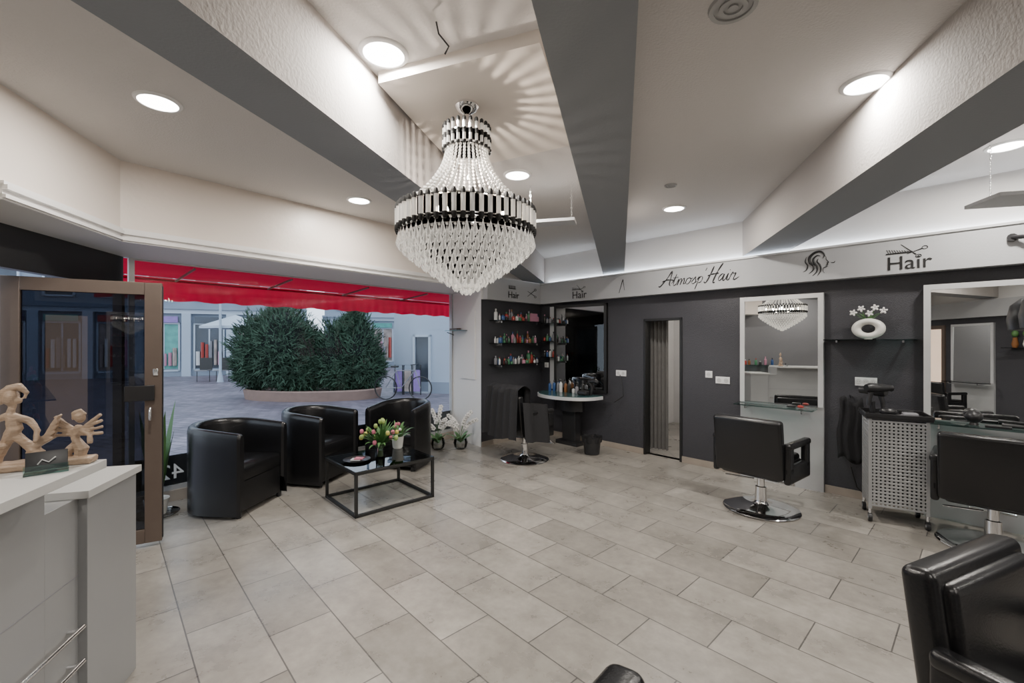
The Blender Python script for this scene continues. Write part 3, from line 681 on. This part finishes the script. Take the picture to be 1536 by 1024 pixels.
def script_text(name,s,t0,z,xh,wid,n_=YB,slant=.28,loc=None,rz=None,m=None,flip=1):
    tot=sum(GL[c][1] for c in s); k=wid/tot; x=0; b=B()
    for c in s:
        st,adv=GL[c]
        for P in st:
            pts=cr(P); pts=[((x*k+p.x*k+p.z*xh*slant)*flip,0,p.z*xh) for p in pts]
            big=1.5 if c in 'AH' else 1
            nn=len(pts); b.tube(pts,[ (.0022+.0022*abs(math.sin(3*pi*i/max(1,nn-1))))*big*xh/.066 for i in range(nn)],m or M_txt,6)
        x+=adv
    if loc is None: p=W(t0,n_); loc=(p[0],p[1],z); rz=RW
    b.done(name,loc,rz)
script_text('lettering_decal',"Atmosp'Hair",-.19,2.19,.08,.90)
def hairlogo(t,z,s):
    text('lettering_decal',"Hair",.17*s,W3(t,YB,z),pi/2,RW,M_txt)
    b=B(); b.T=Matrix.Scale(s,4)
    for i in range(9): b.tube([(.02+.017*i,0,.145),(.004+.017*i,0,.185-.003*i)],.0022,M_txt,5)
    b.tube([(.0,0,.145),(.18,0,.145)],.006,M_txt,6)
    b.tube([(.10,0,.22),(.20,0,.12)],[.002,.005],M_txt,5); b.tube([(.14,0,.13),(.24,0,.165)],[.002,.005],M_txt,5)
    for c in ((.255,.172),(.215,.105)): b.tube([(c[0]+.018*math.cos(t_),0,c[1]+.013*math.sin(t_)) for t_ in [i*pi/6 for i in range(13)]],.003,M_txt,5,False)
    p=W(t,YB-.001); b.done('comb_scissors_decal',(p[0],p[1],z),RW)
hairlogo(1.99,2.135,1.0); hairlogo(-1.62,2.14,.9)
b=B()
def sw(P,w_):
    pts=cr(P); n=len(pts); b.tube([tuple(p) for p in pts],[max(.001,w_*math.sin(pi*(.05+.9*i/(n-1)))) for i in range(n)],M_txt,6)
sw([(.135,.165),(.15,.20),(.12,.235),(.07,.23),(.03,.19),(.03,.14),(.06,.10),(.055,.06),(.02,.03)],.013)
sw([(.12,.19),(.09,.20),(.06,.17),(.065,.13),(.09,.09),(.085,.04),(.05,.005)],.010)
sw([(.10,.17),(.09,.14),(.115,.10),(.12,.05),(.09,.0)],.008)
sw([(.0,.20),(-.01,.15),(.01,.11),(.0,.07),(-.03,.05)],.007)
sw([(.15,.20),(.165,.17),(.163,.155),(.183,.125),(.172,.118),(.177,.105),(.168,.098),(.170,.085),(.15,.075),(.14,.07),(.14,.04),(.155,.02)],.005)
sw([(.20,.12),(.225,.115),(.235,.13)],.004)
p=W(1.38,YB-.001); b.done('head_logo_decal',(p[0],p[1],2.145),RW)
b=B(); b.tube([(0,0,0),(.05,0,.15),(.062,0,.18)],[.003,.006,.003],M_txt,6); b.tube([(.062,0,.18),(.085,0,.03)],[.005,.002],M_txt,6); p=W(-.80,YB-.001); b.done('razor_decal',(p[0],p[1],2.16),RW)
def nloc(x,n,z):
    return (PC[0]+x*math.cos(NA)+n*math.sin(NA),PC[1]+x*math.sin(NA)-n*math.cos(NA),z)
text('lettering_decal',"Hair",.14,nloc(.45,.104,2.15),pi/2,NA,M_txt)
b=B(); b.tube([(0,0,0),(.16,0,.10)],[.003,.006],M_txt,5); b.tube([(0,0,.08),(.16,0,.02)],[.003,.006],M_txt,5)
for z in (.115,.005): b.tube([(.185+.022*math.cos(t_),0,z+.016*math.sin(t_)) for t_ in [i*pi/6 for i in range(13)]],.004,M_txt,5,False)
b.done('scissors_decal',nloc(.9,.103,2.2),NA)
b=B()
for i in range(8): b.tube([(.02*i,0,0),(.02*i,0,.045)],.003,M_txt,5)
b.tube([(0,0,0),(.15,0,0)],.006,M_txt,5); b.done('comb_decal',nloc(.47,.103,2.29),NA)
def wloc(x,n,z): return (BW[0]+x*math.cos(WA)-n*math.sin(WA),BW[1]+x*math.sin(WA)+n*math.cos(WA),z)
script_text('window_lettering',"Atmosp'Hair",0,0,.085,.66,loc=wloc(2.16,.012,1.34),rz=WA,flip=-1)
text('window_lettering',"23 21 42 18",.2,wloc(.95,-.012,.2),pi/2,WA,mat('letter_white',(.6,.63,.66),.5,var=.02),0,True)
PA=math.atan2(PC[1]-A[1],PC[0]-A[0]); 
b=B(); b.box(.30,.70,-.02,-.0,.95,1.95,M_white); b.done('price_poster',(A[0],A[1],0),PA)
b=B(); b.box(.06,.50,-.16,-.021,1.66,1.67,M_shelf); b.box(.14,.36,-.12,-.05,1.67,1.70,M_bronze); b.tube([(.1,-.14,1.64),(.1,-.02,1.60)],.006,M_black,6); b.done('small_glass_shelf',(A[0],A[1],0),PA)
# ------------------------------------------------------------------ reception desk
DK=(-1.667,1.69); DR=math.radians(15.7)
b=B()
b.box(-.5,0,-1.6,-.17,0,1.05,M_desk); b.box(-.5,0,-.17,0,0,.90,M_desk)
b.box(-.45,.178,-1.6,-.17,1.05,1.08,M_deskw)
b.box(-.5,.03,0,.34,0,.90,M_desk); b.box(-.52,.045,-.02,.355,.90,.93,M_deskw)
for z in (.29,.42):
    b.tube([(.035,-.9,z),(.035,-.03,z)],.008,M_chrome,10)
    for y in (-.85,-.06): b.tube([(0,y,z),(.035,y,z)],.006,M_chrome,8)
b.box(-.001,.002,-1.6,-.0,.60,.604,M_c[7])
b.done('reception_desk',(DK[0],DK[1],0),DR,bevel=.004)
def dloc(x,y,z): return (DK[0]+x*math.cos(DR)-y*math.sin(DR),DK[1]+x*math.sin(DR)+y*math.cos(DR),z)
b=B()
b.rbox(0,0,.012,.15,.09,.024,.008,M_wood)
b.tube([(-.05,0,.01),(-.050,0,.05),(-.02,0,.09),(.0,0,.135),(-.012,0,.185)],[.016,.026,.015,.022,.013],M_wood,8)
b.tube([(.04,0,.01),(.055,0,.05),(.025,0,.085),(-.005,0,.12)],[.012,.021,.014,.017],M_wood,8)
b.ell((-.010,0,.236),(.020,.022,.027),M_wood); b.ell((.008,-.005,.226),(.012,.011,.011),M_wood); b.tube([(-.035,0,.215),(-.034,0,.245),(-.015,0,.268),(.010,0,.272),(.028,0,.25),(.022,0,.232)],[.006,.011,.012,.011,.008,.005],M_wood,8)
b.tube([(-.01,0,.185),(-.005,0,.215)],.010,M_wood,8)
b.tube([(-.01,0,.18),(-.050,.01,.165),(-.078,0,.12),(-.055,-.02,.08),(-.01,-.025,.085)],[.011,.012,.009,.009,.007],M_wood,8)
b.tube([(.0,0,.175),(.035,.0,.158),(.058,-.01,.125),(.06,-.03,.09)],[.012,.010,.009,.007],M_wood,8)
b.tube([(-.05,0,.02),(-.08,-.01,.045),(-.092,0,.10),(-.08,0,.13)],[.010,.015,.009,.004],M_wood,8)
for a in range(5): b.rbox(.062+.007*a,0,.075+.015*a,.085,.03,.008,.002,M_wood,Matrix.Rotation(math.radians(-35-7*a),4,'Y'))
b.done('wooden_figure_sculpture',dloc(-.03,-.25,1.08),DR+.2,remesh=.0026,carve=.005)
b=B()
b.rbox(0,0,.012,.09,.06,.024,.008,M_wood)
b.tube([(0,0,.01),(.010,0,.05),(-.008,0,.09),(.004,0,.13)],[.013,.021,.012,.013],M_wood,8); b.ell((.004,0,.158),(.015,.014,.019),M_wood); b.tube([(-.014,0,.15),(-.012,0,.172),(.006,0,.182),(.02,0,.168)],[.004,.008,.008,.004],M_wood,8)
b.tube([(-.03,0,.012),(-.024,0,.05),(0,0,.08)],[.008,.013,.010],M_wood,8)
for s in (-1,1):
    for q in range(4): b.rbox(s*(.036+.001*q),0,.100+.015*q,.062,.014,.010,.003,M_wood,Matrix.Rotation(math.radians(-s*(0+14*q)),4,'Y'))
b.tube([(.0,0,.12),(.035,-.01,.10),(.04,-.02,.07)],[.008,.008,.007],M_wood,8)
b.done('wooden_angel_sculpture',dloc(.118,-.212,1.08),DR+.1,remesh=.0026,carve=.004)
b=B(); R1=Matrix.Rotation(math.radians(-18),4,'X')
b.box(-.05,.05,-.03,.03,0,.004,M_shelf); b.rbox(0,0,.038,.095,.004,.06,.0015,M_bplast,R1); b.box(-.05,.05,-.032,-.029,0,.03,M_shelf)
b.tube([(-.02,-.012,.03),(-.01,-.014,.045),(.005,-.016,.035),(.02,-.018,.05)],.002,M_c[3],5)
b.done('business_card_holder',dloc(.09,-.31,1.08),DR+.5)
# ------------------------------------------------------------------ exterior
b=B(); b.box(-45,20,-2,45,-.14,-.11,M_cob); b.done('street_ground')
def bush(name,x,y,lobes,seed,nl=9000):
    random.seed(seed); b=B(); V=[];F=[]
    for (cx_,cy_,cz_,r,h) in lobes:
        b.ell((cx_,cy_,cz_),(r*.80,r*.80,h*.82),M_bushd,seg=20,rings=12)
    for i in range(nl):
        cx_,cy_,cz_,r,h=random.choice(lobes); d=Vector((random.gauss(0,1),random.gauss(0,1),random.gauss(0,1))).normalized()
        q=1+.45*noise.noise(d*4.6+Vector((cx_,cy_,0)))+random.uniform(-.18,.10)
        p=Vector((cx_+d.x*r*q,cy_+d.y*r*q,cz_+d.z*h*q))
        if p.z<.2: continue
        t=Vector((random.gauss(0,1),random.gauss(0,1),random.gauss(0,1))).normalized(); s_=(d+t*.9+Vector((0,0,.4))).normalized(); w_=s_.cross(t)
        if w_.length<.1: continue
        w_=w_.normalized()*.016; L_=random.uniform(.08,.20)
        o=len(V); V+=[p-w_,p+w_,p+s_*L_+w_*.3,p+s_*L_-w_*.3]; F.append((o,o+1,o+2,o+3))
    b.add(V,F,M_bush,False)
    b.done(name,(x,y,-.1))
bush('evergreen_bush',-6.5,12.6,[(-.65,0,1.35,.68,.95),(.05,-.2,1.5,.72,1.15),(.55,.2,1.1,.55,.85),(-.95,.1,.9,.45,.6),(-.25,.2,2.0,.42,.45),(.3,0,.8,.6,.6)],3,34000)
bush('evergreen_bush',-4.7,12.9,[(-.45,0,1.15,.60,.95),(.15,.1,1.3,.58,1.05),(-.05,.1,1.8,.38,.5),(.12,0,2.3,.15,.42),(.45,.1,.85,.42,.6),(-.3,0,.7,.5,.5)],6,22000)
b=B(); b.lathe([(2.0,0),(2.05,.25),(1.95,.28),(1.9,.2),(0,.2)],M_plant,seg=40,sx=.95,sy=.5); b.done('stone_planter',(-5.72,12.7,-.11))
def building(name,p0,p1,h,depth,m,wins,base=-.11,pil=0,signs=False):
    p0=Vector(p0);p1=Vector(p1); d=p1-p0; L=d.length; a=math.atan2(d.y,d.x); b=B()
    b.box(0,L,0,depth,0,h,m)
    b.box(-.1,L+.1,-.15,0,2.9,3.1,M_facw); b.box(-.1,L+.1,-.25,0,3.1,3.2,m); b.box(0,L,-.06,0,0,.35,M_fac2)
    for (x0,x1,z0,z1,mm) in wins:
        b.box(x0,x1,-.03,0,z0,z1,mm); f=.07
        b.box(x0-f,x0,-.09,0,z0-f,z1+f,M_facw); b.box(x1,x1+f,-.09,0,z0-f,z1+f,M_facw); b.box(x0-f,x1+f,-.09,0,z1,z1+f,M_facw); b.box(x0-f,x1+f,-.09,0,z0-f,z0,M_facw)
        if x1-x0>1.0: b.box((x0+x1)/2-.03,(x0+x1)/2+.03,-.06,0,z0,z1,M_facw)
        if signs and z0<1:
            b.box(x0,x1,-.16,-.1,z1+.08,z1+.36,random.choice([M_tealx,M_facd,M_c[0],M_purple,M_facd]))
            for q in range(6):
                xx=x0+.12+q*(x1-x0-.24)/5; b.tube([(xx,-.12,z0+.2),(xx,-.12,z0+random.uniform(.7,1.5))],random.uniform(.04,.09),random.choice([M_c[0],M_c[3],M_c[4],M_c[7],M_shop]),6)
    x=.3
    while pil and x<L: b.box(x,x+.35,-.2,0,0,2.9,M_facw if int(x*3)%2 else M_fac); x+=pil
    b.done(name,(p0.x,p0.y,base),a)
wl=[]; random.seed(21)
for i in range(12): wl.append((.8+i*1.75,1.9+i*1.75,.3,2.4,[M_shop,M_facd,M_shop,M_tealx,M_facd][i%5])); wl.append((.8+i*1.75,1.7+i*1.75,3.6,5.2,M_facd))
building('shop_building',(-30,14),(-10.6,22.5),9,4,M_fac2,wl,pil=1.75,signs=True)
wl=[]
for i in range(7): wl.append((.8+i*2.1,1.9+i*2.1,.4,2.4,[M_facd,M_shop,M_tealx][i%3])); wl.append((.8+i*2.1,1.8+i*2.1,3.6,5.4,M_facd))
building('town_house',(-11.5,27),(2,30),6.5,4,M_fac,wl,pil=2.1,signs=True)
building('corner_building',(-3.75,14.0),(2.5,12.6),8,5,M_fac,[(.75,1.2,.05,1.75,M_facd),(2.2,3.2,.8,2.0,M_facd),(4,5,.8,2,M_facd)])
b=B()
for i,x in enumerate((0,.28,.56)): b.box(x,x+.22,0,.03,.1,.75,[M_purple,M_shop,M_purple][i]); b.tube([(x,0,0),(x,0,.9),(x+.24,0,.9),(x+.24,0,0)],.015,M_black,6)
b.done('display_rack',(-3.55,13.35,-.11),-.1)
b=B()
for x in (0,1.0):
    b.tube([(x+.32*math.cos(t),0,.33+.32*math.sin(t)) for t in [i*pi/12 for i in range(25)]],.018,M_black,6,False)
for s_ in ([(0,0,.33),(.3,0,.8),(.85,0,.82),(1.0,0,.33)],[(.3,0,.8),(.45,0,.33),(.85,0,.82)],[(0,0,.33),(.45,0,.33)],[(.3,0,.8),(.27,0,.9)],[(.85,0,.82),(.83,0,.98)]): b.tube(s_,.016,M_c[7],6)
b.rbox(.26,0,.92,.22,.1,.05,.02,M_black); b.tube([(.83,-.25,.98),(.83,.25,.98)],.014,M_black,6)
b.done('bicycle',(-3.5,12.2,-.11),-.15)
for (x,y,h) in ((-11.6,17.5,4.5),(-5.4,16.5,5)):
    b=B(); b.lathe([(.12,0),(.07,.3),(.05,.4),(.04,h),(0,h)],M_fac,seg=12); b.tube([(0,0,h-.2),(.3,0,h+.1),(.6,0,h)],.03,M_fac,8); b.ell((.6,0,h-.1),(.18,.18,.12),M_sock); b.done('street_lamp',(x,y,-.11))
b=B(); b.tube([(0,0,0),(0,0,2.6)],.03,M_facw,8); b.lathe([(0,2.75),(1.3,2.25),(1.3,2.15)],M_facw,seg=8); b.done('cafe_parasol',(-11.8,18.8,-.11))
b=B()
for i in range(4):
    for s in (0,.45): b.tube([(i*.7+s,0,0),(i*.7+s,0,.45)],.012,M_black,6)
    b.box(i*.7,i*.7+.45,-.2,.25,.43,.46,M_c[7]); b.box(i*.7,i*.7+.45,.22,.25,.46,.95,M_c[6])
b.done('cafe_chairs',(-12.6,17.6,-.11),.2)
# ------------------------------------------------------------------ world / camera
w=bpy.data.worlds.new('World'); scene.world=w; w.use_nodes=True
bg=w.node_tree.nodes['Background']; bg.inputs[0].default_value=(.74,.85,1,1); bg.inputs[1].default_value=2.6
plamp('corridor_lamp',W3(.1,-1.3,2.2),.1,25,(1,.95,.88))
cam=bpy.data.cameras.new('camera'); cam.sensor_width=36; cam.lens=15.47; cam.clip_start=.02; cam.clip_end=200
co=bpy.data.objects.new('camera',cam); scene.collection.objects.link(co); co.location=(0,0,1.5); co.rotation_euler=(pi/2,0,0); scene.camera=co
